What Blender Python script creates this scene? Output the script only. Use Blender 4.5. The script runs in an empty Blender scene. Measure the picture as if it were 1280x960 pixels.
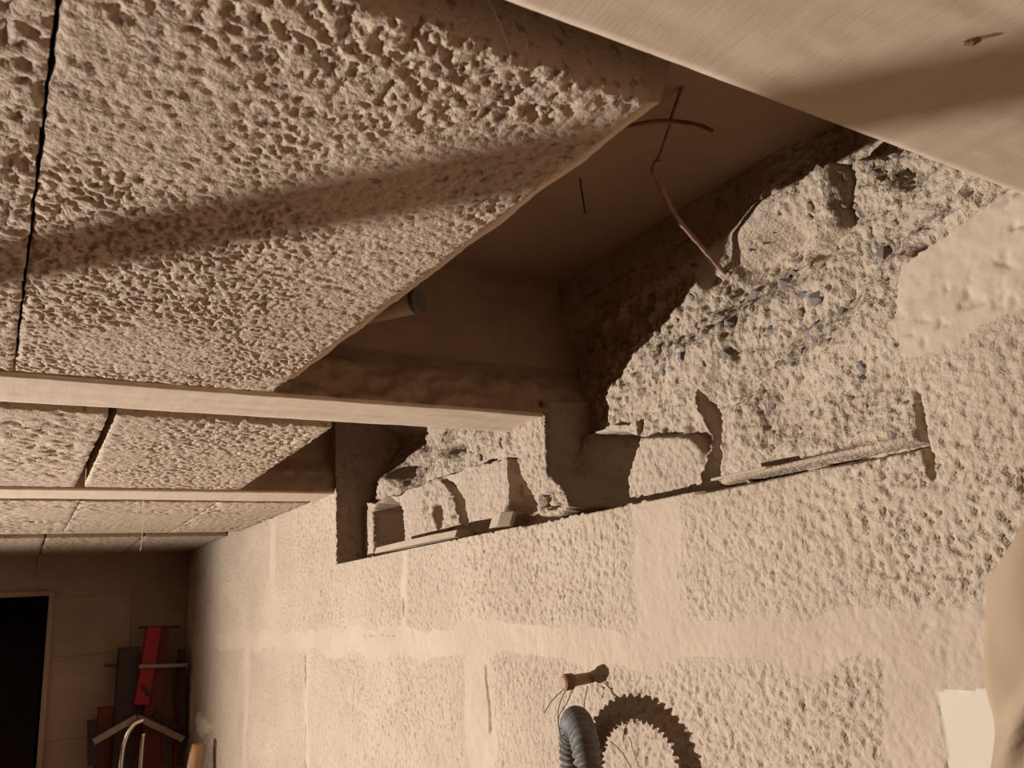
import bpy, math, random
import numpy as np
from mathutils import Vector, Matrix

random.seed(7)
C = bpy.context.scene.collection
SC = bpy.context.scene

# ------------------------------------------------------------------ camera
cam = bpy.data.cameras.new('camera')
cam.sensor_width = 36.0
cam.lens = 36.0 * 1049.5 / 1280.0
cam.clip_start = 0.01
cam.dof.use_dof = True
cam.dof.focus_distance = 0.95
cam.dof.aperture_fstop = 30.0
camo = bpy.data.objects.new('camera', cam)
C.objects.link(camo)
# rows: world axes X, Y, Z in camera coordinates (right, down, forward)
M = np.array([[0.52398447, -0.24840745, -0.81469872],
              [0.84941488, 0.08196108, 0.52132211],
              [-0.06272671, -0.96518191, 0.25394732]])
right, up, back = M[:, 0], -M[:, 1], -M[:, 2]
camo.matrix_world = Matrix(((right[0], up[0], back[0], 0), (right[1], up[1], back[1], 0),
                            (right[2], up[2], back[2], 0), (0, 0, 0, 1)))
SC.camera = camo

# ------------------------------------------------------------------ world, light, exposure
w = bpy.data.worlds.new('world')
SC.world = w
w.use_nodes = True
w.node_tree.nodes['Background'].inputs[0].default_value = (0.9, 0.6, 0.4, 1)
w.node_tree.nodes['Background'].inputs[1].default_value = 0.0
SC.view_settings.view_transform = 'Standard'
SC.view_settings.look = 'None'
SC.view_settings.gamma = 1.0
SC.view_settings.exposure = 0.0
LAMP = Vector((-2.5, -1.9, -0.60))
AIM = Vector((0.45, 0.15, 0.25))
LAMP_POWER = 730.0
LAMP_COLOR = (1.0, 0.97, 0.93)
LAMP_SIZE = 0.011

# ------------------------------------------------------------------ noise
def hsh(ix, iy, s):
    h = (ix.astype(np.int64) * 374761393 + iy.astype(np.int64) * 668265263 + s * 2147483647 + 1013904223) & 0xffffffff
    h = ((h ^ (h >> 13)) * 1274126177) & 0xffffffff
    h = ((h ^ (h >> 16)) * 2246822519) & 0xffffffff
    return ((h ^ (h >> 15)) & 0xffffff) / float(0xffffff)

def vn(x, y, s=0):
    ix = np.floor(x); iy = np.floor(y)
    fx = x - ix; fy = y - iy
    fx = fx * fx * (3 - 2 * fx); fy = fy * fy * (3 - 2 * fy)
    a = hsh(ix, iy, s); b = hsh(ix + 1, iy, s); c = hsh(ix, iy + 1, s); d = hsh(ix + 1, iy + 1, s)
    return (a * (1 - fx) + b * fx) * (1 - fy) + (c * (1 - fx) + d * fx) * fy

def fbm(x, y, s=0, o=4):
    r = 0; a = 1; t = 0
    for k in range(o):
        cr, sr = math.cos(k * 1.1), math.sin(k * 1.1)
        r = r + a * vn((x * cr - y * sr) * 2 ** k + 17.3 * k, (x * sr + y * cr) * 2 ** k + 5.7 * k, s + k)
        t += a; a *= 0.5
    return r / t

def worley(x, y, s=0):
    ix = np.floor(x); iy = np.floor(y)
    best = np.full(x.shape, 9.0)
    for dx in (-1, 0, 1):
        for dy in (-1, 0, 1):
            cx = ix + dx; cy = iy + dy
            px = cx + hsh(cx, cy, s); py = cy + hsh(cx, cy, s + 91)
            best = np.minimum(best, (x - px) ** 2 + (y - py) ** 2)
    return np.sqrt(best)

def ss(a, b, x):
    t = np.clip((x - a) / (b - a), 0, 1)
    return t * t * (3 - 2 * t)

def inpoly(x, y, P):
    r = np.zeros(x.shape, bool)
    n = len(P)
    for i in range(n):
        x0, y0 = P[i]; x1, y1 = P[(i + 1) % n]
        if y0 == y1: continue
        c = ((y0 > y) != (y1 > y)) & (x < (x1 - x0) * (y - y0) / (y1 - y0) + x0)
        r ^= c
    return r

# ------------------------------------------------------------------ materials
EARTHY = ('wall_block', 'mortar', 'hollow_block_concrete', 'joist_concrete', 'broken_concrete', 'cut_block', 'slab_concrete', 'render_patch', 'beige_cloth', 'white_render', 'grey_stone', 'brown_stone')
MATS = {}
def mat(name, base, alt=None, scale=14.0, bump=0.4, bscale=260.0, rough=0.92, speck=None, speck_scale=120.0,
        metallic=0.0, streak=None, bdist=0.002):
    m = bpy.data.materials.new(name); m.use_nodes = True
    nt = m.node_tree; N = nt.nodes; L = nt.links
    b = N['Principled BSDF']
    b.inputs['Roughness'].default_value = rough
    b.inputs['Metallic'].default_value = metallic
    b.inputs['Specular IOR Level'].default_value = 0.2 if metallic == 0 else 0.5
    tc = N.new('ShaderNodeTexCoord')
    vec = tc.outputs['Object']
    if streak:
        mp = N.new('ShaderNodeMapping'); mp.inputs['Scale'].default_value = streak
        mp.inputs['Rotation'].default_value = (0, 0, 0.35)
        L.new(vec, mp.inputs[0]); svec = mp.outputs[0]
    else:
        svec = vec
    alt = alt or base
    if name in EARTHY:
        base, alt, speck = [tuple(c * k for c, k in zip(q, (.72, .64, .58))) if q else None for q in (base, alt, speck)]
    n1 = N.new('ShaderNodeTexNoise'); n1.inputs['Scale'].default_value = scale
    n1.inputs['Detail'].default_value = 5; n1.inputs['Roughness'].default_value = 0.6
    L.new(svec, n1.inputs['Vector'])
    r = N.new('ShaderNodeValToRGB')
    r.color_ramp.elements[0].position = 0.35; r.color_ramp.elements[1].position = 0.68
    r.color_ramp.elements[0].color = (*base, 1); r.color_ramp.elements[1].color = (*alt, 1)
    L.new(n1.outputs[0], r.inputs[0])
    col = r.outputs[0]
    if speck:
        n3 = N.new('ShaderNodeTexNoise'); n3.inputs['Scale'].default_value = speck_scale
        n3.inputs['Detail'].default_value = 2
        L.new(vec, n3.inputs['Vector'])
        r3 = N.new('ShaderNodeValToRGB')
        r3.color_ramp.elements[0].position = 0.58; r3.color_ramp.elements[1].position = 0.70
        r3.color_ramp.elements[0].color = (0, 0, 0, 1); r3.color_ramp.elements[1].color = (1, 1, 1, 1)
        L.new(n3.outputs[0], r3.inputs[0])
        mx = N.new('ShaderNodeMix'); mx.data_type = 'RGBA'
        L.new(r3.outputs[0], mx.inputs['Factor']); L.new(col, mx.inputs['A'])
        mx.inputs['B'].default_value = (*speck, 1)
        col = mx.outputs['Result']
    L.new(col, b.inputs['Base Color'])
    if bump > 0:
        n2 = N.new('ShaderNodeTexNoise'); n2.inputs['Scale'].default_value = bscale
        n2.inputs['Detail'].default_value = 3; n2.inputs['Roughness'].default_value = 0.6
        L.new(svec if streak else vec, n2.inputs['Vector'])
        bp = N.new('ShaderNodeBump'); bp.inputs['Strength'].default_value = bump
        bp.inputs['Distance'].default_value = bdist
        L.new(n2.outputs[0], bp.inputs['Height']); L.new(bp.outputs[0], b.inputs['Normal'])
    MATS[name] = m
    return m

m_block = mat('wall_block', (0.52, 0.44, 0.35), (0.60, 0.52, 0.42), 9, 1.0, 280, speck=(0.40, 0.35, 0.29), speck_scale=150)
m_mortar = mat('mortar', (0.54, 0.46, 0.37), (0.62, 0.535, 0.43), 8, 0.35, 300)
m_hourdi = mat('hollow_block_concrete', (0.60, 0.51, 0.41), (0.69, 0.59, 0.475), 7, 0.7, 380, speck=(0.33, 0.27, 0.22), speck_scale=170)
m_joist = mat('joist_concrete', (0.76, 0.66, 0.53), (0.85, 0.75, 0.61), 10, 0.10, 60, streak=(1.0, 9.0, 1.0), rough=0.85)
m_broken = mat('broken_concrete', (0.50, 0.42, 0.335), (0.61, 0.53, 0.425), 30, 1.0, 300, bdist=.003, speck=(0.36, 0.32, 0.28), speck_scale=90)
m_remnant = mat('cut_block', (0.50, 0.42, 0.34), (0.58, 0.50, 0.41), 16, 0.8, 380, speck=(0.37, 0.33, 0.29), speck_scale=220)
m_rib_shade = mat('rib_shade_concrete', (0.30, 0.20, 0.13), (0.38, 0.26, 0.17), 22, 0.6, 200)  # joist rib and flanks: shade put into a darker colour than the underside
m_slab = mat('slab_concrete', (0.42, 0.31, 0.22), (0.50, 0.38, 0.27), 6, 0.3, 90)
m_stone = mat('grey_stone', (0.22, 0.205, 0.20), (0.34, 0.31, 0.29), 60, 0.3, 200)
m_stone2 = mat('brown_stone', (0.36, 0.27, 0.20), (0.46, 0.36, 0.27), 60, 0.3, 200)
m_plaster = mat('render_patch', (0.56, 0.48, 0.38), (0.63, 0.545, 0.435), 12, 0.3, 160)
m_white = mat('white_render', (0.72, 0.67, 0.58), (0.76, 0.71, 0.62), 20, 0.08, 120)
m_rust = mat('rusty_steel', (0.22, 0.11, 0.065), (0.34, 0.20, 0.13), 90, 0.5, 300, rough=0.75)
m_hose = mat('black_plastic', (0.10, 0.088, 0.08), (0.17, 0.15, 0.135), 60, 0.15, 200, rough=0.55)
m_cloth = mat('beige_cloth', (0.40, 0.315, 0.225), (0.44, 0.35, 0.25), 8, 0.15, 900, rough=0.95)
m_wire = mat('thin_wire', (0.14, 0.10, 0.07), (0.2, 0.15, 0.1), 60, 0.0, rough=0.6)
m_pegwood = mat('old_peg_wood', (0.26, 0.17, 0.10), (0.34, 0.24, 0.15), 60, 0.4, 200, rough=0.8)
m_wood = mat('wood', (0.42, 0.25, 0.13), (0.52, 0.33, 0.18), 30, 0.3, 120, streak=(6, 6, 1), rough=0.7)
m_red = mat('red_paint', (0.27, 0.010, 0.014), (0.22, 0.008, 0.011), 20, 0.05, 100, rough=0.4)
m_dred = mat('dull_red_paint', (0.12, 0.018, 0.015), (0.09, 0.015, 0.012), 20, 0.05, 100, rough=0.5)
m_steel = mat('grey_steel', (0.17, 0.12, 0.10), (0.22, 0.17, 0.14), 40, 0.1, 200, rough=0.4, metallic=0.3)
m_dark = mat('dark_metal_unlit_room', (0.03, 0.018, 0.016), (0.045, 0.028, 0.024), 30, 0.1, 100, rough=0.6)
m_chrome = mat('chrome_tube', (0.7, 0.66, 0.6), (0.75, 0.7, 0.64), 10, 0.0, rough=0.18, metallic=1.0)
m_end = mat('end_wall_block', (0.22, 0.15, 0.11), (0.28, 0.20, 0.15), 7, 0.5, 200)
m_web = mat('cobweb', (0.7, 0.62, 0.55), (0.75, 0.68, 0.6), 30, 0.0)
m_room = mat('room_wall', (0.15, 0.07, 0.042), (0.18, 0.09, 0.055), 3, 0.3, 60)  # unseen walls, coloured dark red-brown to redden and lower the bounce light
m_floor = mat('floor_concrete', (0.16, 0.08, 0.05), (0.19, 0.10, 0.065), 3, 0.3, 60)  # unseen floor, red-brown as well to tint the bounce light

# ------------------------------------------------------------------ object helpers
def props(o, label=None, cat=None, group=None, kind=None):
    if label: o['label'] = label
    if cat: o['category'] = cat
    if group: o['group'] = group
    if kind: o['kind'] = kind
    return o

def empty(name, loc=(0, 0, 0)):
    o = bpy.data.objects.new(name, None); C.objects.link(o); o.location = loc
    o.empty_display_size = 0.05
    return o

def link(name, me, m, parent=None):
    o = bpy.data.objects.new(name, me); C.objects.link(o)
    if m: me.materials.append(m)
    if parent is not None:
        o.parent = parent
        o.matrix_parent_inverse = Matrix.Translation(-Vector(parent.location))
    return o

def np_mesh(name, V, F, smooth=True):
    me = bpy.data.meshes.new(name)
    V = np.asarray(V, np.float32); F = np.asarray(F, np.int32)
    me.vertices.add(len(V)); me.vertices.foreach_set('co', V.ravel())
    me.loops.add(F.size); me.loops.foreach_set('vertex_index', F.ravel())
    me.polygons.add(len(F))
    me.polygons.foreach_set('loop_start', np.arange(0, F.size, 4, dtype=np.int32))
    if smooth is True: sm = np.ones(len(F), bool)
    elif smooth is False: sm = np.zeros(len(F), bool)
    else: sm = smooth
    me.polygons.foreach_set('use_smooth', sm)
    me.update(calc_edges=True)
    return me

def grid_patch(P, mask, ext, flip=False):
    """P (n,m,3) vertices, mask (n-1,m-1) quads kept, ext(P)->moved copy for the skirt. Returns V, F, smooth."""
    n, m = P.shape[:2]
    idx = np.arange(n * m).reshape(n, m)
    q = np.stack([idx[:-1, :-1], idx[1:, :-1], idx[1:, 1:], idx[:-1, 1:]], -1)[mask]
    if flip: q = q[:, ::-1]
    e = np.concatenate([q[:, [0, 1]], q[:, [1, 2]], q[:, [2, 3]], q[:, [3, 0]]])
    key = e[:, 0].astype(np.int64) * (n * m) + e[:, 1]
    rkey = e[:, 1].astype(np.int64) * (n * m) + e[:, 0]
    be = e[~np.isin(key, rkey)]
    used, inv = np.unique(q, return_inverse=True)
    V = P.reshape(-1, 3)[used]
    F = inv.reshape(q.shape)
    bu, binv = np.unique(be, return_inverse=True)
    binv = binv.reshape(be.shape)
    top = P.reshape(-1, 3)[bu]
    bot = ext(top)
    o1 = len(V); o2 = o1 + len(bu)
    V = np.concatenate([V, top, bot])
    SK = np.stack([binv[:, 1] + o1, binv[:, 0] + o1, binv[:, 0] + o2, binv[:, 1] + o2], -1)
    sm = np.concatenate([np.ones(len(F), bool), np.zeros(len(SK), bool)])
    return V, np.concatenate([F, SK]), sm

class MB:
    def __init__(s): s.v = []; s.f = []
    def box(s, a, b, tp=None):
        i = len(s.v)
        x0, y0, z0 = a; x1, y1, z1 = b
        s.v += [(x0, y0, z0), (x1, y0, z0), (x1, y1, z0), (x0, y1, z0), (x0, y0, z1), (x1, y0, z1), (x1, y1, z1), (x0, y1, z1)]
        s.f += [tuple(i + k for k in q) for q in ((0, 3, 2, 1), (4, 5, 6, 7), (0, 1, 5, 4), (1, 2, 6, 5), (2, 3, 7, 6), (3, 0, 4, 7))]
        return s
    def tube(s, pts, r, n=10, cap=True, closed=False):
        pts = [Vector(p) for p in pts]
        rs = r if hasattr(r, '__len__') else [r] * len(pts)
        rings = []
        nrm = None
        for k, p in enumerate(pts):
            t = (pts[min(k + 1, len(pts) - 1)] - pts[max(k - 1, 0)]).normalized()
            if nrm is None:
                nrm = t.orthogonal().normalized()
            nrm = (nrm - t * nrm.dot(t)).normalized()
            bn = t.cross(nrm)
            i0 = len(s.v)
            for j in range(n):
                a = 2 * math.pi * j / n
                s.v.append(tuple(p + (nrm * math.cos(a) + bn * math.sin(a)) * rs[k]))
            rings.append(i0)
        for a, b in zip(rings, rings[1:]):
            for j in range(n):
                s.f.append((a + j, a + (j + 1) % n, b + (j + 1) % n, b + j))
        if cap:
            s.f.append(tuple(rings[0] + j for j in range(n))[::-1])
            s.f.append(tuple(rings[-1] + j for j in range(n)))
        return s
    def build(s, name, m, parent=None, smooth=False, bevel=0):
        me = bpy.data.meshes.new(name)
        me.from_pydata(s.v, [], s.f)
        if smooth:
            for p in me.polygons: p.use_smooth = len(p.vertices) == 4
        me.update()
        o = link(name, me, m, parent)
        if bevel:
            bm = o.modifiers.new('bevel', 'BEVEL'); bm.width = bevel; bm.segments = 2; bm.limit_method = 'ANGLE'
        return o

# ------------------------------------------------------------------ the block wall with the cut niche
WY = 0.512
NB = 0.086            # niche bottom
CTRL = [(-1.3121, 0.2041, 0.57), (-1.2646, 0.2848, 0.64), (-1.2886, 0.2496, 0.62), (-1.017, 0.2178, 0.59),
        (-0.8928, 0.1932, 0.565), (-1.0734, 0.2475, 0.61), (-0.7408, 0.2315, 0.594), (-0.6225, 0.2808, 0.594),
        (-0.5752, 0.3003, 0.598), (-0.5498, 0.3062, 0.613), (-0.5158, 0.3172, 0.63), (-0.4666, 0.3177, 0.63),
        (-0.4068, 0.2978, 0.6), (-0.3999, 0.3554, 0.6), (-0.3617, 0.3454, 0.60), (-.335, .345, .60), (-.31, .31, .585), (-.365, .32, .575), (-.36, .29, .57), (-0.3812, 0.2313, 0.565),
        (-0.4667, 0.2112, 0.565), (-0.5297, 0.2079, 0.57), (-0.6303, 0.2115, 0.58), (-0.4437, 0.147, 0.545),
        (-0.485, 0.1083, 0.545), (-0.371, 0.1281, 0.525), (-0.3816, 0.0887, 0.52), (-0.317, 0.1703, 0.515),
        (-0.3316, 0.0902, 0.513), (-0.3472, 0.2579, 0.565), (-0.2884, 0.2613, 0.555), (-0.254, 0.2325, 0.525),
        (-0.282, 0.2173, 0.53), (-0.2257, 0.2138, 0.512), (-0.3078, 0.2026, 0.52), (-0.5904, 0.168, 0.57),
        (-0.7, 0.37, 0.585), (-0.55, 0.37, 0.585), (-0.64, 0.34, 0.585), (-0.45, 0.37, 0.59), (-0.44, 0.33, 0.59), (-0.8, 0.33, 0.60),
        (-1.0, 0.37, 0.66), (-1.2, 0.37, 0.66), (-1.3, 0.30, 0.65), (-1.0, 0.30, 0.64), (-0.2, 0.3, 0.53),
        (-0.2, 0.38, 0.56), (-0.3, 0.36, 0.60), (-1.1, 0.20, 0.575)]
HOLLOW1 = [(-1.345, .08), (-1.3388, 0.1002), (-1.3387, 0.167), (-1.3172, 0.1804), (-1.2738, 0.1825), (-1.2368, 0.1671), (-1.2196, 0.1498), (-1.2149, 0.08)]
BULGE = [(-1.1453, 0.1098), (-1.1493, 0.1616), (-1.1255, 0.1847), (-1.0909, 0.1865), (-1.0567, 0.1742), (-1.0319, 0.1569), (-1.0207, 0.1277), (-1.0247, 0.1117), (-1.0681, 0.1053)]
BHOLE = [(-1.0955, 0.1427), (-1.0825, 0.1444), (-1.0692, 0.1246), (-1.0855, 0.1106), (-1.097, 0.1256)]
BCRES = [(-1.07, 0.180), (-1.04, 0.166), (-1.016, 0.140), (-1.010, 0.110), (-1.0207, 0.1000), (-1.0247, 0.1277), (-1.035, 0.150), (-1.06, 0.172)]
HOLLOW2 = [(-0.892, 0.1804), (-0.8699, 0.1584), (-0.8632, 0.1375), (-0.8344, 0.1071), (-0.83, 0.08), (-0.95, 0.08), (-0.9395, 0.0971), (-0.9096, 0.1139), (-0.892, 0.1317), (-0.8953, 0.1524)]
PILLAR = [(-0.835, 0.225), (-0.7652, 0.225), (-0.7692, 0.1418), (-0.7587, 0.134), (-0.7445, 0.1247), (-0.7316, 0.1089), (-0.7286, 0.0983), (-0.7486, 0.0900), (-0.7876, 0.092), (-0.7976, 0.109), (-0.8136, 0.1296), (-0.8220, 0.1442), (-0.838, 0.1779)]
BOWL = [(-0.7851, 0.1164), (-0.7606, 0.12), (-0.7416, 0.112), (-0.7401, 0.1015), (-0.7636, 0.0975), (-0.7851, 0.1038)]
HOLLOW3 = [(-0.7745, 0.08), (-0.7742, 0.1519), (-0.7619, 0.1728), (-0.7411, 0.1779), (-0.7117, 0.1764), (-0.6844, 0.1708), (-0.6595, 0.1589), (-0.6458, 0.1479), (-0.6535, 0.1311), (-0.6685, 0.117), (-0.6704, 0.08)]
BLOCKR = [(-0.6716, 0.08), (-0.6698, 0.1172), (-0.6566, 0.1358), (-0.6456, 0.1495), (-0.6406, 0.1568), (-0.5704, 0.1435), (-0.5578, 0.1296), (-0.5602, 0.08)]
HOLLOW4 = [(-0.5619, 0.1886), (-0.5509, 0.1773), (-0.5383, 0.1591), (-0.5282, 0.142), (-0.5224, 0.1299), (-0.5229, 0.1155), (-0.5301, 0.1024), (-0.5378, 0.08), (-0.5542, 0.08), (-0.5498, 0.1278), (-0.5587, 0.1561)]
CHUNK = [(a * .93, b * .93) for a, b in [(-0.4349, 0.3534), (-0.4207, 0.3582), (-0.4035, 0.3587), (-0.3931, 0.348), (-0.3941, 0.3219), (-0.4031, 0.2961), (-0.4288, 0.2922), (-0.4371, 0.3034), (-0.4372, 0.3268)]]
RECESS = [(-1.386, NB), (-.316, NB - .002), (-.316, .12), (-.318, .17), (-.305, .205), (-.26, .215), (-.215, .228), (-.05, .24), (-.05, .45), (-1.386, .45)]

A_X = [(-2.583, -2.29), (-2.25, -1.78), (-1.74, -1.13), (-1.115, -.61), (-.55, -.03)]
B_X = [(-2.583, -2.37), (-2.35, -1.97), (-1.93, -1.56), (-1.54, -.955), (-.89, -.38), (-.30, .2)]

def popcorn(u, v, s, size):
    n = fbm(u / size, v / size, s, 3)
    n2 = fbm(u / (size * 2.3) + 7, v / (size * 2.3), s + 31, 2)
    return ss(0.49, 0.31, n) * 0.95 + ss(0.40, 0.24, n2) * 0.45      # pits 0..1

def wall_field(X, Z):
    wx = X + 0.006 * (fbm(X * 22, Z * 22, 3, 3) - .5) + 0.0006 * (fbm(X * 240, Z * 240, 4, 2) - .5)
    wz = Z + 0.006 * (fbm(X * 22, Z * 22, 13, 3) - .5) + 0.0006 * (fbm(X * 240, Z * 240, 14, 2) - .5)
    jn = 0.034 * (fbm(X * 16, Z * 16, 21, 5) - .5)
    # block ids on the front face
    ids = np.zeros(X.shape, int)
    mort = np.ones(X.shape)
    k = 1
    for (rows, z0, z1) in ((A_X, -.022, .40), (B_X, -.32, -.058)):
        for (a, b) in rows:
            dz1 = z1 if not (rows is A_X and a > -.6) else .147
            d = np.minimum(np.minimum(wx + jn - a, b - wx - jn), np.minimum(wz + jn - z0, dz1 - wz - jn))
            ins = d > 0
            ids[ins] = k
            mort = np.where(d > -.02, np.minimum(mort, 1 - ss(-.004, .012, d)), mort)
            k += 1
    patch = (X > -.345) & (wz + jn > .147)
    ids[patch & (ids == 0)] = 50
    amp = (.0021 + .0008 * ss(-.55, -.35, X)) * (1 - .75 * mort)
    amp = amp * (0.65 + 0.45 * ss(0.35, 0.6, fbm(X * 7, Z * 7, 40, 3)))
    pit = popcorn(X, Z, 50, 0.0036)
    y = WY + 0.004 * (fbm(X * 5, Z * 5, 60, 3) - .5) + amp * pit + 0.0016 * mort * (fbm(X * 70, Z * 70, 61, 3) - .5)
    y += 0.0012 * mort
    # open joint cracks
    for (cx, z0, z1) in ((-1.122, -.01, .083), (-.898, -.3, -.062), (-1.552, -.3, -.06), (-2.36, -.3, -.06), (-1.96, -.2, -.1)):
        c = cx + .006 * (fbm(Z * 25, Z * 0 + cx * 9, 70, 3) - .5)
        dd = np.abs(X - c)
        y += np.where(X < -1.6, .0018, .005) * (1 - ss(.0008, .0028, dd)) * ss(0, .01, Z - z0) * ss(0, .01, z1 - Z) * ss(.38, .5, fbm(Z * 40, Z * 0 + cx, 71, 2))
    # little horizontal cracks near the courses
    for (cz, x0, x1) in ((-.029, -.38, -.325), (-.031, -1.30, -1.15)):
        c = cz + .004 * (fbm(X * 60, X * 0, 72, 3) - .5)
        y += .004 * (1 - ss(.0006, .0016, np.abs(Z - c))) * ss(.4, .55, fbm(X * 90, X * 0, 73, 2)) * ss(0, .01, X - x0) * ss(0, .01, x1 - X)
    # smear of render on the right above
    pm = ss(.140, .165, wz + jn) * ss(-.33, -.30, X)
    y = y * (1 - pm) + pm * (WY - .001 + .0018 * (fbm(X * 130, Z * 130, 83, 3) - .5) + .006 * (fbm(X * 22, Z * 22, 80, 5) - .5) + .0022 * ss(.42, .28, fbm(X * 140, Z * 140, 81, 3)) * ss(.4, .6, fbm(X * 20, Z * 20, 82, 3)))
    # ---- niche
    rec = inpoly(X, Z + .0022 * (fbm(X * 90, Z * 90, 91, 3) - .5), RECESS)
    num = 0; den = 0
    for (cx, cz, cy) in CTRL:
        d2 = (X - cx) ** 2 + ((Z - cz) * 1.3) ** 2 + 1e-5
        wgt = d2 ** -2
        num = num + wgt * cy; den = den + wgt
    base = num / den
    # rough concrete relief
    smooth_up = ss(.30, .33, Z + .02 * (fbm(X * 20, Z * 20, 99, 3) - .5)) * ss(-.42, -.47, X)
    wl = worley(X / .017, Z / .017, 100)
    wl2 = worley(X / .008, Z / .008, 104)
    rough = .026 * (fbm(X / .045, Z / .045, 101, 5) - .5) - .0022 * ss(.5, .15, wl) - .0014 * ss(.5, .2, wl2) + .0034 * (fbm(X / .0055, Z / .0055, 105, 2) - .5) + .0022 * (vn(X / .0028, Z / .0028, 106) - .5)
    right = ss(-.50, -.34, X)
    rough = rough * (1 - .55 * right) * (1 - .85 * smooth_up) + .0028 * pit * right
    base = base * (1 - smooth_up) + .583 * smooth_up
    yr = base + rough + smooth_up * .004 * (1 - ss(.0006, .002, np.abs(Z - .347 - .004 * (fbm(X * 12, X * 0, 98, 3) - .5)))) * ss(.42, .5, fbm(X * 30, X * 0, 97, 2))
    rid = np.full(X.shape, 60)
    fac = .0018 * pit + .003 * (fbm(X * 40, Z * 40, 110, 3) - .5)
    # cut block remnants
    ztop = .182 + .012 * (fbm(X * 30, X * 0, 111, 3) - .5)
    zone = (wx < -.5) & (wx > -1.376) & (wz < ztop)
    A = zone & (X < -.90)
    yr = np.where(A, .560 + fac, yr); rid[A] = 61
    slit = (wx < -1.376) & (Z < .30)
    yr = np.where(slit, .64, yr)
    def soft(q):
        a = np.pad(q.astype(float), 1, mode='edge')
        a = (a[:-2] + a[1:-1] * 2 + a[2:]) / 4
        return (a[:, :-2] + a[:, 1:-1] * 2 + a[:, 2:]) / 4
    def setp(P, val, rr=None):
        nonlocal yr
        q = inpoly(wx, wz, P)
        k_ = soft(q)
        yr = yr * (1 - k_) + val * k_
        if rr is not None: rid[q] = rr
        return q
    zB = zone & (X >= -.90) & (X < -.665)
    yr = np.where(zB, .578 + fac, yr); rid[zB] = 62
    setp(HOLLOW1, .625 + .4 * fac, 61)
    setp(BULGE, .553 + 1.6 * fac + .008 * (fbm(X * 90, Z * 90, 120, 2) - .5), 61)
    setp(BHOLE, .575 + fac, 61)
    setp(BCRES, .585 + fac, 61)
    setp(HOLLOW2, .605 + fac, 61)
    setp(HOLLOW3, .572 + .066 * ss(-.768, -.715, X) + .5 * fac, 62)
    setp(PILLAR, .530 + 1.5 * fac + .010 * ss(.12, .10, Z) * 0, 62)
    q = inpoly(wx, wz, BOWL)
    yr = np.where(q, .540 + 2.5 * fac, yr)
    setp(BLOCKR, .560 + fac, 63)
    z4 = (wx > -.60) & (wx < -.51) & (wz < .165) & (rid == 60)
    rid[z4] = 63
    setp(HOLLOW4, .625 + fac, 63)
    setp(CHUNK, .556 + rough * .6 + .03 * ss(-.385, -.355, X), 60)
    # broken mound at the right of the crevice
    y = np.where(rec, yr, y)
    ids[rec] = rid[rec]
    # saw cuts
    g = (1 - ss(.0014, .0026, np.abs(Z - (.0835 + .0015 * (fbm(X * 30, X * 0, 130, 2) - .5))))) * ss(-.53, -.50, X) * ss(-.309, -.313, X)
    y += .013 * g
    lip = ss(.0855, .087, Z) * ss(.094, .089, Z) * ss(-.53, -.48, X) * ss(-.30, -.33, X)
    y = y * (1 - lip) + lip * (WY - .0035)
    g2 = (1 - ss(.0016, .0030, np.abs(X + .3115 + .0015 * (fbm(Z * 60, Z * 0, 131, 2) - .5)))) * ss(.060, .066, Z) * ss(.125, .10, Z)
    y += .016 * g2
    # white rendered patch bottom right: the rough mortar stops around it
    wp = (X > -.3365 + .003 * (fbm(Z * 50, Z * 0, 140, 2) - .5)) & (X < -.18) & (Z < -.0655 + .006 * (fbm(X * 160, X * 0, 141, 2) - .5))
    y = np.where(wp, WY + .0016, y)
    ids[wp] = 51
    return y, ids

xs = np.concatenate([np.arange(-2.583, -1.60, .0045), np.arange(-1.5985, -.8, .002), np.arange(-.7985, -.098, .0015)])
zs = np.concatenate([np.arange(-.40, -.161, .004), np.arange(-.160, .3841, .0016)])
X, Z = np.meshgrid(xs, zs, indexing='ij')
Yf, _ = wall_field(X, Z)
Pw = np.stack([X, Yf, Z], -1)
Xc = (X[:-1, :-1] + X[1:, 1:]) / 2; Zc = (Z[:-1, :-1] + Z[1:, 1:]) / 2
_, IDq = wall_field(Xc, Zc)
def wall_y(x, z):
    i = np.searchsorted(xs, x); j = np.searchsorted(zs, z)
    return float(Yf[min(i, len(xs) - 1), min(j, len(zs) - 1)])

def back_to(yb):
    def f(P):
        Q = P.copy(); Q[:, 1] = yb; return Q
    return f

V, F, sm = grid_patch(Pw, IDq == 0, back_to(.70))
# mortar: the wall itself, plus the rest of the wall around the built part
wall_right = link('wall_right', np_mesh('wall_right', V, F, sm), m_mortar)
props(wall_right, 'pale concrete block wall with broken-out niche under the ceiling', None, None, 'structure')
mb = MB()
mb.box((-2.583, WY, -1.9), (1.6, .70, -.401))
mb.box((-.099, WY, -.401), (1.6, .70, .3835))
mb.box((-2.7, .701, -1.9), (1.6, .75, .5))
mb.build('wall_backing', m_mortar, wall_right)
for k in sorted(set(np.unique(IDq)) - {0}):
    Vk, Fk, sk = grid_patch(Pw, IDq == k, back_to(.70))
    nm, mm = ('concrete_block', m_block)
    if k == 50: nm, mm = 'render_patch', m_plaster
    if k == 51: nm, mm = 'white_render_patch', m_white
    if k == 60: nm, mm = 'broken_concrete', m_broken
    if k in (61, 62, 63): nm, mm = 'broken_block', m_remnant
    o = link(nm, np_mesh(nm, Vk, Fk, sk), mm, wall_right)
    if k == 51: o['label'] = 'smooth white rendered strip with chipped top'
    if k == 60: o['label'] = 'rough broken concrete full of grey stones inside the niche'

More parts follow.
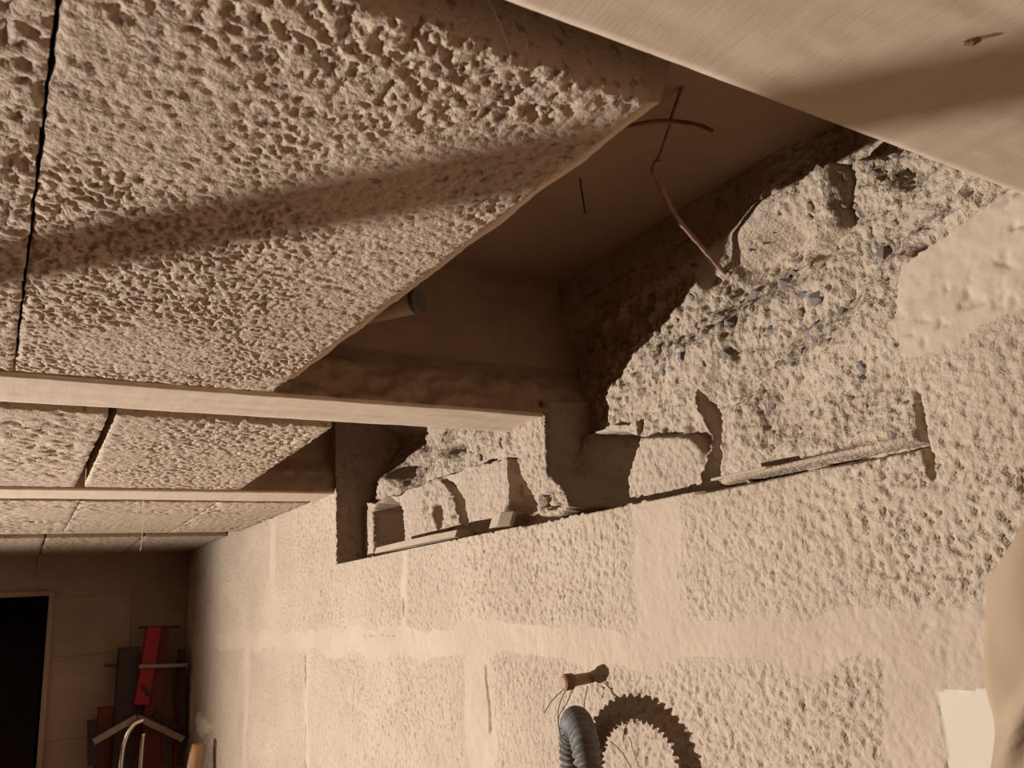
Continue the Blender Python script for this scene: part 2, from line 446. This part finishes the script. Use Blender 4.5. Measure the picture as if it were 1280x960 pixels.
# stones sitting in the broken concrete
def stone_mesh(seed):
    rnd = random.Random(seed)
    import bmesh
    bm = bmesh.new()
    bmesh.ops.create_icosphere(bm, subdivisions=1, radius=1)
    for v in bm.verts:
        n = v.co.normalized()
        v.co = n * (1 + .22 * math.sin(n.x * 3.1 + seed) * math.cos(n.y * 2.7 + seed * 2) + rnd.uniform(-.14, .14))
        v.co.x *= 1.15; v.co.z *= .8
    me = bpy.data.meshes.new('stone'); bm.to_mesh(me); bm.free()
    return me
ST = []
for s in range(5):
    a = stone_mesh(s); a.materials.append(m_stone if s < 3 else m_stone2); ST.append(a)
def add_stone(x, z, r, kind):
    o = bpy.data.objects.new('stone', ST[kind]); C.objects.link(o); o.parent = wall_right
    o.location = (x, wall_y(x, z) + .30 * r, z); o.scale = (r, r * .75, r)
    o.rotation_euler = (random.uniform(-.5, .5), random.uniform(0, 6.28), random.uniform(-.5, .5))
for (x, z, r) in [(-.5074, .2678, .0093), (-.4556, .2577, .0085), (-.4133, .225, .0093), (-.4253, .2342, .0068), (-.5171, .2393, .0076),
                  (-.477, .2193, .0042), (-.5208, .2117, .0076), (-.5804, .2235, .0068), (-.6141, .2247, .0068), (-.451, .2667, .0059),
                  (-.3913, .2059, .0051), (-.3476, .2375, .0085), (-.5447, .2378, .0059), (-.5764, .2567, .0059),
                  (-.3561, .1491, .0051), (-.4611, .1105, .0042), (-.4223, .1982, .0068), (-.546, .2593, .0051),
                  (-.6016, .1704, .0051)]:
    add_stone(x, z, r * 1.1, random.choice((0, 1, 2)))
n = 0
while n < 170:
    x = random.uniform(-.72, -.33); z = random.uniform(.12, .33)
    if wall_y(x, z) < .535 or (x < -.5 and z < .2): continue
    add_stone(x, z, random.uniform(.0018, .0055), random.choice((0, 1, 2, 3, 4, 3, 4, 3, 4))); n += 1
n = 0
while n < 60:
    x = random.uniform(-1.30, -.90); z = random.uniform(.195, .30)
    add_stone(x, z, random.uniform(.003, .009), random.choice((3, 4, 4))); n += 1

# ------------------------------------------------------------------ ceiling: slab, joists, hollow blocks
mb = MB(); mb.box((-2.7, -2.9, .382), (1.6, .75, .50))
ceiling = mb.build('ceiling', m_slab)
props(ceiling, 'concrete beam and hollow block ceiling seen from close below', None, None, 'structure')

def joist(x0, x1, zb, yend, ystart=-2.9, fine=-.1, name='concrete_joist', seed=1, flank=.004):
    prof = []
    def seg(a, b, st):
        L = math.dist(a, b); k = max(1, int(L / st))
        for i in range(k): prof.append((a[0] + (b[0] - a[0]) * i / k, a[1] + (b[1] - a[1]) * i / k))
    r = .003
    pts = [(x1 - .022, .384), (x1 - .016, .268), (x1 - .006, zb + .046), (x1 - .001, zb + .038), (x1, zb + r), (x1 - r, zb),
           (x0 + r, zb), (x0, zb + r), (x0 + .001, zb + .038), (x0 + .006, zb + .046), (x0 + .016, .268), (x0 + .022, .384)]
    for a, b in zip(pts, pts[1:]): seg(a, b, .0035)
    prof.append(pts[-1])
    prof = np.array(prof)
    ys = np.concatenate([np.arange(ystart, fine, .08), np.arange(fine, yend, .0035), [yend]])
    d = np.gradient(prof, axis=0); nrm = np.stack([d[:, 1], -d[:, 0]], -1); nrm /= np.linalg.norm(nrm, axis=1)[:, None] + 1e-9
    s = np.concatenate([[0], np.cumsum(np.linalg.norm(np.diff(prof, axis=0), axis=1))])
    S, Yy = np.meshgrid(s, ys, indexing='ij')
    bottom = (np.abs(prof[:, 1] - zb) < .0035)[:, None]
    flankm = ((prof[:, 1] > zb + .004) & (prof[:, 1] < zb + .045))[:, None]
    h = .0022 * (fbm(S * 30, Yy * 7, seed, 3) - .5) + .0005 * (fbm(S * 500, Yy * 60, seed + 5, 2) - .5)
    h = h + flankm * flank * 1.8 * (fbm(S * 90, Yy * 60, seed + 9, 4) - .5)
    edge = (.0016 * (fbm(S * 60, Yy * 40, seed + 12, 3) - .5))
    h = h + edge * (~bottom)
    P = np.zeros(S.shape + (3,))
    P[..., 0] = prof[:, 0][:, None] - nrm[:, 0][:, None] * h
    P[..., 1] = Yy + .004 * (fbm(S * 60, S * 0, seed + 3, 2) - .5) * (Yy > yend - .001)
    P[..., 2] = prof[:, 1][:, None] - nrm[:, 1][:, None] * h
    nn, mm = S.shape
    idx = np.arange(nn * mm).reshape(nn, mm)
    Fq = np.stack([idx[:-1, :-1], idx[:-1, 1:], idx[1:, 1:], idx[1:, :-1]], -1).reshape(-1, 4)
    # end cap: strips joining the two flanks at the far end
    last = idx[:, -1]; k = nn // 2
    caps = np.array([[last[i], last[i + 1], last[nn - 2 - i], last[nn - 1 - i]] for i in range(k - 1)])
    sm = np.concatenate([np.ones(len(Fq), bool), np.zeros(len(caps), bool)])
    o = link(name, np_mesh(name, P.reshape(-1, 3), np.concatenate([Fq, caps]), sm), m_joist, ceiling)
    o.data.materials.append(m_rib_shade)
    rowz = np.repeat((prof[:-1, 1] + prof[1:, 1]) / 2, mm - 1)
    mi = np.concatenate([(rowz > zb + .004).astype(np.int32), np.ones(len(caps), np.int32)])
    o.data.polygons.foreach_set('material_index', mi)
    return o

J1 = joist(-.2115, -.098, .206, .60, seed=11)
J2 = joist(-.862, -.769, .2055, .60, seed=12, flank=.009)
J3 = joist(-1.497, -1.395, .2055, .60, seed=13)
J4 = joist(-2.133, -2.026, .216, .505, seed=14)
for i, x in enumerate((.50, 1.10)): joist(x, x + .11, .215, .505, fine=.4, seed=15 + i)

def hollow_block(x0, x1, y0, y1, sy0=0, sy1=0, st=.006, seed=1, zb=.205, amp=.0036, psize=.0075, shoulder=.024):
    """y0/y1 are the joint lines at x1 (right), sy0/sy1 what they add at x0 (left)"""
    xs = np.linspace(x0, x1, max(3, int((x1 - x0) / st)))
    ts = np.linspace(0, 1, max(3, int((y1 - y0) / st)))
    Xg, T = np.meshgrid(xs, ts, indexing='ij')
    k = (x1 - Xg) / (x1 - x0)
    ya = y0 + sy0 * k; yb = y1 + sy1 * k
    Yg = ya + (yb - ya) * T
    Zg = zb + .0018 * (fbm(Xg * 6, Yg * 6, seed, 3) - .5)
    if st < .005:
        a = amp * (.4 + 1.0 * ss(.35, .62, fbm(Xg * 9, Yg * 9, seed + 1, 3)))
        Zg = Zg + a * popcorn(Xg, Yg * 1.3, seed + 2, psize) + .0014 * (fbm(Xg / .006, Yg / .007, seed + 3, 3) - .5)
        ex = ((np.minimum(Xg - x0, x1 - Xg)) < .001); ey = (T < .001) | (T > .999)
        Yg = Yg + ey * .0022 * (fbm(Xg * 130, T * 3, seed + 4, 3) - .5)
        Xg = Xg + ex * .002 * (fbm(Yg * 130, T * 0, seed + 5, 3) - .5)
        rim = ss(.003, 0, np.minimum(np.minimum(xs[:, None] - x0, x1 - xs[:, None]), np.minimum(T, 1 - T) * (y1 - y0)))
        Zg = Zg + .0012 * rim * (.3 + fbm(Xg * 90, Yg * 90, seed + 6, 2))
    P = np.stack([Xg, Yg, Zg], -1)
    def up(Q):
        R = Q.copy(); R[:, 2] = zb + .035; return R
    V, F, sm = grid_patch(P, np.ones((len(xs) - 1, len(ts) - 1), bool), up, flip=True)
    parts_v = [V]; parts_f = [F]; o = len(V)
    def box6(a, b):
        nonlocal o
        m_ = MB(); m_.box(a, b)
        q = np.array(m_.v, float)
        kk = (x1 - q[:, 0]) / (x1 - x0)
        q[:, 1] += np.where(q[:, 1] < (y0 + y1) / 2, sy0, sy1) * kk
        parts_v.append(q); parts_f.append(np.array(m_.f) + o); o += 8
    e = .004
    if shoulder: box6((x1 - .006, y0 + .001, zb + .028), (x1 + shoulder, y1 - .001, zb + .05))
    box6((x0, y0 + e, zb + .0345), (x1, y1 - e, zb + .042))            # top of bottom shell
    box6((x0 + .016, y0 + e, .352), (x1 - .016, y1 - e, .3815))             # top shell
    for i in range(4):                                                 # webs round three hollow cells
        cx = x0 + .018 + (x1 - x0 - .036 - .022) * i / 3
        box6((cx, y0 + e, zb + .041), (cx + .022, y1 - e, .353))
    V = np.concatenate(parts_v); Fa = np.concatenate(parts_f)
    s2 = np.concatenate([sm, np.zeros(len(Fa) - len(sm), bool)])
    return link('hollow_block', np_mesh('hollow_block', V, Fa, s2), m_hourdi, ceiling)

G = .0022
# first bay (its last block, over the niche, is gone)
hollow_block(-.755, -.234, .0078, .230, .004, -.012, .0013, 201, amp=.0018, psize=.0032)
hollow_block(-.755, -.234, -.205, .0058, .004, .004, .0020, 202, amp=.0021, psize=.0034)
hollow_block(-.757, -.234, -.420, -.2075, 0, 0, .012, 203)
# second bay
hollow_block(-1.366, -.8905, .101 + .003, .325, .018, .019, .0020, 211, amp=.0022, psize=.0045)
hollow_block(-1.366, -.8905, -.115, .101 - .0045, .018, .012, .0034, 212, amp=.0022)
hollow_block(-1.366, -.892, -.34, -.118, .018, .018, .012, 213)
# third bay runs to the wall
hollow_block(-2.022, -1.523, .350, .509, .012, 0, .0035, 221, amp=.0022)
hollow_block(-2.022, -1.523, .132, .350 - .004, .012, .012, .0035, 222, amp=.0022)
hollow_block(-2.022, -1.523, -.086, .132 - .002, .012, .012, .0039, 223, amp=.0022)
hollow_block(-2.022, -1.523, -.31, -.09, .012, .012, .012, 224)
# fourth bay
hollow_block(-2.583, -2.137, .322 + .002, .509, .014, 0, .0039, 231, amp=.002, zb=.206, shoulder=0)
hollow_block(-2.583, -2.137, .119 + .002, .322 - .002, .014, .014, .0039, 232, amp=.002, zb=.206, shoulder=0)
hollow_block(-2.583, -2.137, -.10, .119 - .002, .014, .014, .0039, 233, amp=.002, zb=.206, shoulder=0)
for (x0, x1) in ((-2.583, -2.137), (-2.022, -1.523), (-1.366, -.8905), (-.757, -.234), (-.10, .49), (.62, 1.09)):
    ystart = -.43 if x0 < -.2 else .505
    y = ystart
    while y > -1.5:
        hollow_block(x0, x1, y - .213, y, st=.05, seed=300)
        y -= .217

# mortar lip spilled over the last block, facing the hole
def lip_strip():
    mb_ = MB(); nn = 90
    for i in range(nn + 1):
        t = i / nn; x = -.745 + .50 * t
        y = .2235 + .011 * t + .0006 * math.sin(i * .5) + random.uniform(-.0004, .0004)
        dz = .0015 * math.sin(i * .37)
        mb_.v += [(x, y, .214), (x, y + .012, .217 + dz * .3), (x, y + .022, .240 + dz), (x, y + .023, .265 + dz), (x, y, .262)]
    for i in range(nn):
        a = i * 5; b = a + 5
        for j in range(5): mb_.f.append((a + j, a + (j + 1) % 5, b + (j + 1) % 5, b + j))
    mb_.f.append((0, 1, 2, 3, 4)); e = nn * 5; mb_.f.append((e + 4, e + 3, e + 2, e + 1, e))
    return mb_.build('mortar_lip', m_joist, ceiling, smooth=True)
lip_strip()
mb = MB(); mb.tube([(-.1449, .3166, .2050), (-.1425, .319, .2046), (-.140, .3208, .2050)], [.0008, .0016, .0007], 6)
mb.build('brown_flake', m_rust, J1)
# steel of the joist lattice showing on the second joist, one white chip
mb = MB()
mb.tube([(-.800 + .0035 * math.sin(a) * 0, .520 + .011 * math.cos(a), .2696 + .0035 * math.sin(a)) for a in [i * math.pi / 8 for i in range(17)]], .0013, 6)
mb.build('steel_loop', m_mortar, J2)
# conduit stub coming out of the ceiling cavity
mb = MB(); mb.tube([(-.760, .292, .290), (-.712, .325, .290), (-.692, .338, .290)], .012, 18)
con = mb.build('conduit_stub', m_mortar, None, smooth=True)
props(con, 'short grey conduit end with black rim at the broken ceiling edge', 'pipe')
mb = MB(); mb.tube([(-.6925, .3377, .290), (-.688, .3407, .290)], .0128, 18)
mb.build('rim', m_hose, con, smooth=True)

# ------------------------------------------------------------------ the rest of the cellar shell
mb = MB(); mb.box((-3.6, -2.9, -2.0), (1.6, .75, -1.9)); fl = mb.build('floor', m_floor); props(fl, 'unseen dark red-brown cellar floor', None, None, 'structure')
mb = MB(); mb.box((1.5, -2.9, -1.9), (1.6, .70, .382)); o = mb.build('wall_near', m_room); props(o, 'unseen dark red-brown wall behind the viewer', None, None, 'structure')
mb = MB(); mb.box((-2.7, -2.9, -1.9), (1.6, -2.8, .382)); o = mb.build('wall_left', m_room); props(o, 'unseen dark red-brown wall opposite the niche', None, None, 'structure')
DY0, DY1, DZ = -.64, .163, .10
mb = MB()
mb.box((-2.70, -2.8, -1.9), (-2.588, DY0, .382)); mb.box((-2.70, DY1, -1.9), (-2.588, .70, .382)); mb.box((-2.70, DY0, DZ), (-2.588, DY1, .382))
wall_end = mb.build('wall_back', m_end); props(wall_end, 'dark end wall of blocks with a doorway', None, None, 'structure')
zrow = -1.9; r = 0
while zrow < .38:
    z1 = min(zrow + .195, .381)
    y = -1.4 - (.26 if r % 2 else 0)
    while y < .51:
        a, b = y, min(y + .50, .511)
        segs = [(a, b)]
        if zrow < DZ - .01 and z1 > -1.9:
            ns = []
            for (s0, s1) in segs:
                if s1 <= DY0 or s0 >= DY1: ns.append((s0, s1))
                else:
                    if s0 < DY0 - .03: ns.append((s0, DY0))
                    if s1 > DY1 + .03: ns.append((DY1, s1))
            segs = ns
            zt = min(z1, DZ) if (a < DY1 and b > DY0 and z1 > DZ) else z1
        else: zt = z1
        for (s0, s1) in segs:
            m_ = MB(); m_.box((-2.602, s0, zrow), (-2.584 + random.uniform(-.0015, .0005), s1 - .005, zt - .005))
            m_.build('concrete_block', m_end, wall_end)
        y += .51
    zrow += .205; r += 1
mb = MB(); mb.box((-2.70, DY1, -1.9), (-2.575, DY1 + .012, DZ + .012)); mb.box((-2.69, DY0, DZ), (-2.5755, DY1, DZ + .012)); mb.box((-2.70, DY0 - .012, -1.9), (-2.575, DY0, DZ + .012))
o = mb.build('door_1', m_end); props(o, 'open dark doorway in the end wall', None, None, 'structure')
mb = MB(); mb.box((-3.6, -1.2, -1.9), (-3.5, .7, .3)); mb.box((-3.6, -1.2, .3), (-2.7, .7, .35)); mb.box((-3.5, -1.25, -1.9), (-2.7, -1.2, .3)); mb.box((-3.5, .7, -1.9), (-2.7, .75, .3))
o = mb.build('wall_beyond', m_dark); props(o, 'room beyond the doorway, its darkness put into near-black walls', None, None, 'structure')  # near-black colour stands for the darkness of the unlit room

# ------------------------------------------------------------------ rebar in the hole
rb = empty('reinforcing_bar', (-.547, .612, .305))
props(rb, 'thin rusty bent reinforcing bar crossing the dark ceiling hole', 'rebar')
def curve_pts(P, n=8):
    P = [Vector(p) for p in P]; out = []
    for i in range(len(P) - 1):
        p0 = P[max(i - 1, 0)]; p1 = P[i]; p2 = P[i + 1]; p3 = P[min(i + 2, len(P) - 1)]
        for k in range(n):
            t = k / n
            out.append(.5 * ((2 * p1) + (p2 - p0) * t + (2 * p0 - 5 * p1 + 4 * p2 - p3) * t * t + (3 * p1 - p0 - 3 * p2 + p3) * t ** 3))
    out.append(P[-1]); return out
pp = curve_pts([(-.549, .622, .302), (-.524, .560, .317), (-.503, .509, .330), (-.485, .478, .342), (-.474, .460, .350), (-.461, .455, .352)], 7)
mb = MB(); mb.tube(pp, [.0023 + .0004 * math.sin(i * 2.2) for i in range(len(pp))], 8); mb.build('bar', m_rust, rb, smooth=True)
mb = MB(); pp = curve_pts([(-.461, .455, .352), (-.428, .440, .3628), (-.421, .436, .366), (-.405, .436, .384)], 6)
mb.tube(pp, .0017, 8); mb.build('bar', m_rust, rb, smooth=True)
mb = MB(); pp = curve_pts([(-.452, .413, .366), (-.428, .430, .3625), (-.405, .444, .350), (-.394, .450, .339)], 6)
mb.tube(pp, .0019, 8); mb.build('cross_bar', m_rust, rb, smooth=True)
mb = MB(); pp = curve_pts([(-.560, .449, .384), (-.561, .450, .372), (-.566, .456, .350)], 4)
mb.tube(pp, .0008, 6); o = mb.build('tie_wire', m_dark, None, smooth=True); props(o, 'short thin dark wire hanging from the slab in the hole', 'wire')

# ------------------------------------------------------------------ loose mortar pieces on the niche ledge
def shard(name, pts, th, label, m=m_mortar):
    m_ = MB(); n = len(pts)
    m_.v = [tuple(p) for p in pts] + [(p[0], p[1] + th * .4, p[2] + th) for p in pts]
    m_.f = [tuple(range(n))[::-1], tuple(range(n, 2 * n))] + [(i, (i + 1) % n, n + (i + 1) % n, n + i) for i in range(n)]
    o = m_.build(name, m, None, bevel=.0006); props(o, label, 'mortar')
    return o
shard('mortar_shard', [(-1.215, .509, .0885), (-1.12, .506, .0885), (-1.02, .507, .0885), (-.96, .513, .0885), (-.985, .553, .0885), (-1.09, .540, .0885)], .009,
      'long flat sliver of mortar lying on the left of the niche ledge')
shard('mortar_chip', [(-.862, .506, .0885), (-.838, .503, .0885), (-.824, .512, .0885), (-.838, .525, .0885)], .016,
      'small pointed mortar chip on the ledge left of the broken pillar')
shard('mortar_slip', [(-.50, .508, .0885), (-.44, .5065, .0885), (-.43, .514, .0885), (-.49, .520, .0885)], .0025,
      'thin mortar sliver on the ledge right of the crevice')

# ------------------------------------------------------------------ corrugated hose on its peg
hose = empty('corrugated_hose', (-.66, .47, -.9))
props(hose, 'black corrugated conduit hung in a loop on the wall peg', 'hose')
Np = Vector((-.620, .449, 0)); Fp = Vector((-.712, .496, 0)); mid = (Np + Fp) / 2; ax = (Np - Fp) / 2
zc = -.155; hr = .050
path = []
for z in np.arange(-1.0, zc, .0012): 
    t = (zc - z); path.append(Vector((Np.x + .10 * t * (1 - .3 * t), Np.y + .02 * t, z)))
na = int(math.pi * .053 / .0012)
for k in range(na + 1):
    a = math.pi * k / na
    path.append(Vector((mid.x + ax.x * math.cos(a), mid.y + ax.y * math.cos(a), zc + hr * math.sin(a))))
for z in np.arange(zc, -1.0, -.0012):
    t = (zc - z); path.append(Vector((Fp.x - .12 * t * (1 - .3 * t), Fp.y - .02 * t * 0, z)))
rr = [.0108 + .0019 * math.cos(2 * math.pi * i / 6) for i in range(len(path))]
mb = MB(); mb.tube(path, rr, 20)
mb.build('hose_body', m_hose, hose, smooth=True)

peg = empty('wall_peg', (-.697, .512, -.073))
props(peg, 'stubby brown peg driven into the wall above the hose', 'peg')
mb = MB(); mb.tube([(-.697, .535, -.0725), (-.697, .510, -.0733), (-.697, .497, -.0738), (-.697, .4835, -.0746), (-.697, .481, -.0747)], [.0052, .0052, .0055, .0066, .0052], 14)
mb.build('peg_shaft', m_pegwood, peg, smooth=True)
tw = hose
mb = MB(); coil = []
for i in range(110):
    a = i * .42; coil.append(Vector((-.697 + .0070 * math.cos(a), .492 - .010 * i / 110, -.0745 + .0070 * math.sin(a))))
mb.tube(coil, .00085, 6, cap=True); mb.build('wire_coil', m_rust, tw, smooth=True)
for P_ in ([(-.697, .484, -.081), (-.690, .470, -.095), (-.681, .462, -.108), (-.6835, .466, -.122), (-.685, .470, -.135)],
           [(-.690, .488, -.080), (-.688, .478, -.092), (-.692, .470, -.105), (-.698, .476, -.125)],
           [(-.690, .505, -.080), (-.678, .492, -.090), (-.663, .478, -.102), (-.662, .476, -.118)],
           [(-.698, .484, -.080), (-.706, .474, -.090), (-.712, .468, -.1010)],
           [(-.655, .500, -.125), (-.645, .505, -.135), (-.636, .508, -.150)]):
    mb = MB(); mb.tube(curve_pts(P_, 6), .00050, 5); mb.build('wire_strand', m_wire, tw, smooth=True)

# ------------------------------------------------------------------ beige cloth at the right
def cloth():
    nu, nv = 70, 110
    Vv = np.zeros((nu, nv, 3))
    U, W = np.meshgrid(np.linspace(0, 1, nu), np.linspace(0, 1, nv), indexing='ij')
    xl = -.2440 - .100 * W + .0020 * np.sin(W * 14)
    ztop = -.006 + (U * .20) * .95 - .006 * np.sin(np.pi * np.clip(U * 4.5, 0, 1))
    x = xl + U * .20
    z = ztop * (1 - W) + (-.55) * W
    y = .420 - .007 * np.sin(U * 9 + W * 3.0) + .008 * (fbm(U * 4, W * 9, 7, 3) - .5) * 2 + .010 * ss(.04, 0, U)
    y = y - .010 * np.exp(-((W - .155 + .10 * U) / .016) ** 2) * ss(.02, .12, U) + .008 * np.exp(-((W - .12 - .2 * U) / .03) ** 2)
    Vv[..., 0] = x; Vv[..., 1] = y; Vv[..., 2] = z
    def fwd(Q):
        R = Q.copy(); R[:, 1] += .003; return R
    V, F, s = grid_patch(Vv, np.ones((nu - 1, nv - 1), bool), fwd)
    o = link('hanging_cloth', np_mesh('hanging_cloth', V, F, s), m_cloth)
    props(o, 'plain beige cloth hanging in soft folds at the right edge', 'cloth')
    mb_ = MB(); mb_.tube([(-.052, .425, .165), (-.06, .425, .19), (-.112, .425, .225)], .002, 8)
    mb_.build('hanging_cord', m_wire, o, smooth=True)
cloth()

# ------------------------------------------------------------------ red hand truck in the far corner
tr = empty('hand_truck', (-2.5, .39, -1.9))
props(tr, 'red hand truck with grey brackets standing in the dark far corner', 'hand truck')
def beam(name, m, a, b, wy, wx, parent=tr):
    a = Vector(a); b = Vector(b); d = (b - a).normalized()
    sx = Vector((1, 0, 0)); sy = d.cross(sx).normalized()
    m_ = MB(); i = []
    for p in (a, b):
        for (u, v) in ((-1, -1), (1, -1), (1, 1), (-1, 1)):
            m_.v.append(tuple(p + sy * (wy / 2 * u) + sx * (wx / 2 * v)))
    m_.f = [(0, 1, 2, 3), (7, 6, 5, 4)] + [(j, (j + 1) % 4, 4 + (j + 1) % 4, 4 + j) for j in range(4)]
    return m_.build(name, m, parent, bevel=.002)
beam('upright', m_red, (-2.50, .412, .003), (-2.50, .388, -.19), .036, .03)
beam('upright', m_dred, (-2.515, .425, .003), (-2.515, .400, -1.9), .050, .03)
beam('upright', m_dark, (-2.52, .355, -.045), (-2.52, .335, -1.9), .050, .03)
beam('side_post', m_dark, (-2.51, .487, -.06), (-2.51, .494, -.30), .018, .02)
beam('side_post', m_dred, (-2.53, .484, -.09), (-2.53, .484, -1.9), .012, .02)
beam('cross_bar', m_steel, (-2.48, .375, -.094), (-2.48, .496, -.101), .010, .012)
beam('cross_bar', m_dark, (-2.52, .300, -.086), (-2.52, .378, -.092), .008, .012)
beam('cross_bar', m_dark, (-2.53, .38, .004), (-2.53, .484, .000), .006, .012)
beam('bracket_arm', m_steel, (-2.45, .372, -.216), (-2.45, .275, -.262), .016, .014)
beam('bracket_arm', m_steel, (-2.45, .372, -.216), (-2.45, .485, -.282), .016, .014)
beam('bracket_arm', m_dark, (-2.50, .42, -.215), (-2.50, .488, -.262), .016, .014)
beam('side_post', m_dark, (-2.50, .275, -.215), (-2.50, .283, -.32), .022, .02)
beam('back_plate', m_dred, (-2.535, .360, -.19), (-2.535, .345, -1.0), .14, .015)
mb = MB(); mb.tube(curve_pts([(-2.43, .385, -.222), (-2.43, .362, -.232), (-2.43, .345, -.265), (-2.43, .338, -.33), (-2.43, .335, -.6)], 8), .0065, 12); mb.build('chrome_tube', m_chrome, tr, smooth=True)
mb = MB(); mb.tube(curve_pts([(-2.44, .390, -.255), (-2.44, .386, -.30), (-2.44, .380, -.6)], 6), .006, 12); mb.build('chrome_tube', m_chrome, tr, smooth=True)
for (y, z) in ((.392, -.150), (.402, -.164)):
    mb = MB(); mb.tube([(-2.49, y, z), (-2.475, y, z)], .006, 10); mb.build('bolt', m_dark, tr)

# ------------------------------------------------------------------ wooden pole and the daub above it
pole = MB().tube([(-2.335, .20, -1.9), (-2.22, .472, -.30), (-2.218, .476, -.272)], [.017, .017, .015], 16).build('wooden_pole', m_wood, None, smooth=True)
props(pole, 'round wooden pole leaning on the wall beside the red hand truck', 'pole')
mb = MB(); nn = 26
cx, cz = -2.33, -.243
mb.v.append((cx, .5005, cz))
for ring, (rad, yy) in enumerate(((.5, .502), (.85, .506), (1.0, .516))):
    for i in range(nn):
        a = 2 * math.pi * i / nn; k = 1 + .18 * math.sin(a * 3 + 1) + .1 * math.sin(a * 7)
        mb.v.append((cx + .10 * rad * k * math.cos(a), yy, cz + .030 * rad * k * math.sin(a)))
for i in range(nn): mb.f.append((0, 1 + i, 1 + (i + 1) % nn))
for rg in range(2):
    for i in range(nn):
        a = 1 + rg * nn + i; b = 1 + rg * nn + (i + 1) % nn
        mb.f.append((a, a + nn, b + nn, b))
o = mb.build('plaster_daub', m_plaster, wall_right, smooth=True)

# ------------------------------------------------------------------ cobweb threads
for P_, lab, rad in (([(-1.50, .222, .208), (-1.53, .226, .185), (-1.535, .228, .150), (-1.56, .230, .128)], 'pale cobweb thread hanging from the third joist', .00028),
                     ([(-1.49, .30, .208), (-1.52, .305, .180), (-1.55, .31, .165), (-1.50, .315, .178), (-1.505, .31, .206)], 'looped cobweb thread below the third joist near the far corner', .00018),
                     ([(-.224, .142, .2205), (-.229, .152, .213), (-.237, .160, .204), (-.250, .150, .203)], 'fine cobweb thread between first joist and pitted hollow block', .00013)):
    mb = MB(); mb.tube(curve_pts(P_, 6), rad, 5); o = mb.build('cobweb_thread', m_web, None, smooth=True); props(o, lab, 'cobweb')

# ------------------------------------------------------------------ steel pipe and work lamp behind the left edge of the view
pp = MB().tube([(-1.49, -.93, .206), (-1.49, -.93, -.9), (-1.49, -.93, -1.9)], .013, 16).build('prop_pipe', m_steel, None, smooth=True)
props(pp, 'slim grey steel pipe standing from floor to ceiling left of the view', 'pipe')
lamp = empty('work_lamp', (LAMP.x, LAMP.y, -1.9))
props(lamp, 'tripod work lamp standing low at the left of the cellar', 'lamp')
d = (Vector((0.15, 0.35, 0.18)) - LAMP).normalized(); sx = d.cross(Vector((0, 0, 1))).normalized(); sz = sx.cross(d)
def frame(p): return LAMP + sx * p[0] + d * p[1] + sz * p[2]
mb = MB()
bk = [(-.05, -.04, -.05), (.05, -.04, -.05), (.05, -.04, .05), (-.05, -.04, .05)]
ft = [(-.096, .10, -.09), (.105, .10, -.09), (.105, .10, .09), (-.096, .10, .09)]
mb.v = [tuple(frame(p)) for p in bk + ft]
mb.f = [(3, 2, 1, 0)] + [(j, (j + 1) % 4, 4 + (j + 1) % 4, 4 + j) for j in range(4)]
hs = mb.build('housing', m_dark, lamp); sol = hs.modifiers.new('solid', 'SOLIDIFY'); sol.thickness = .004
mb = MB(); mb.tube([frame((0, -.02, -.07)), (LAMP.x, LAMP.y, -.70), (LAMP.x, LAMP.y, -1.5)], .014, 12); mb.build('pole', m_dark, lamp)
for k in range(3):
    a = 2 * math.pi * k / 3 + .5
    x_ = min(.40 * math.cos(a), .4)
    mb = MB(); mb.tube([(LAMP.x, LAMP.y, -1.45), (max(LAMP.x + x_, -2.56), LAMP.y + .4 * math.sin(a), -1.89)], .010, 10); mb.build('leg', m_dark, lamp)
ld = bpy.data.lights.new('lamp_light', 'SPOT'); ld.spot_size = math.radians(118); ld.spot_blend = 1.0; ld.energy = LAMP_POWER; ld.color = LAMP_COLOR; ld.shadow_soft_size = LAMP_SIZE
lo = bpy.data.objects.new('lamp_light', ld); C.objects.link(lo); lo.location = LAMP; lo.rotation_euler = (AIM - LAMP).to_track_quat('-Z', 'Y').to_euler()
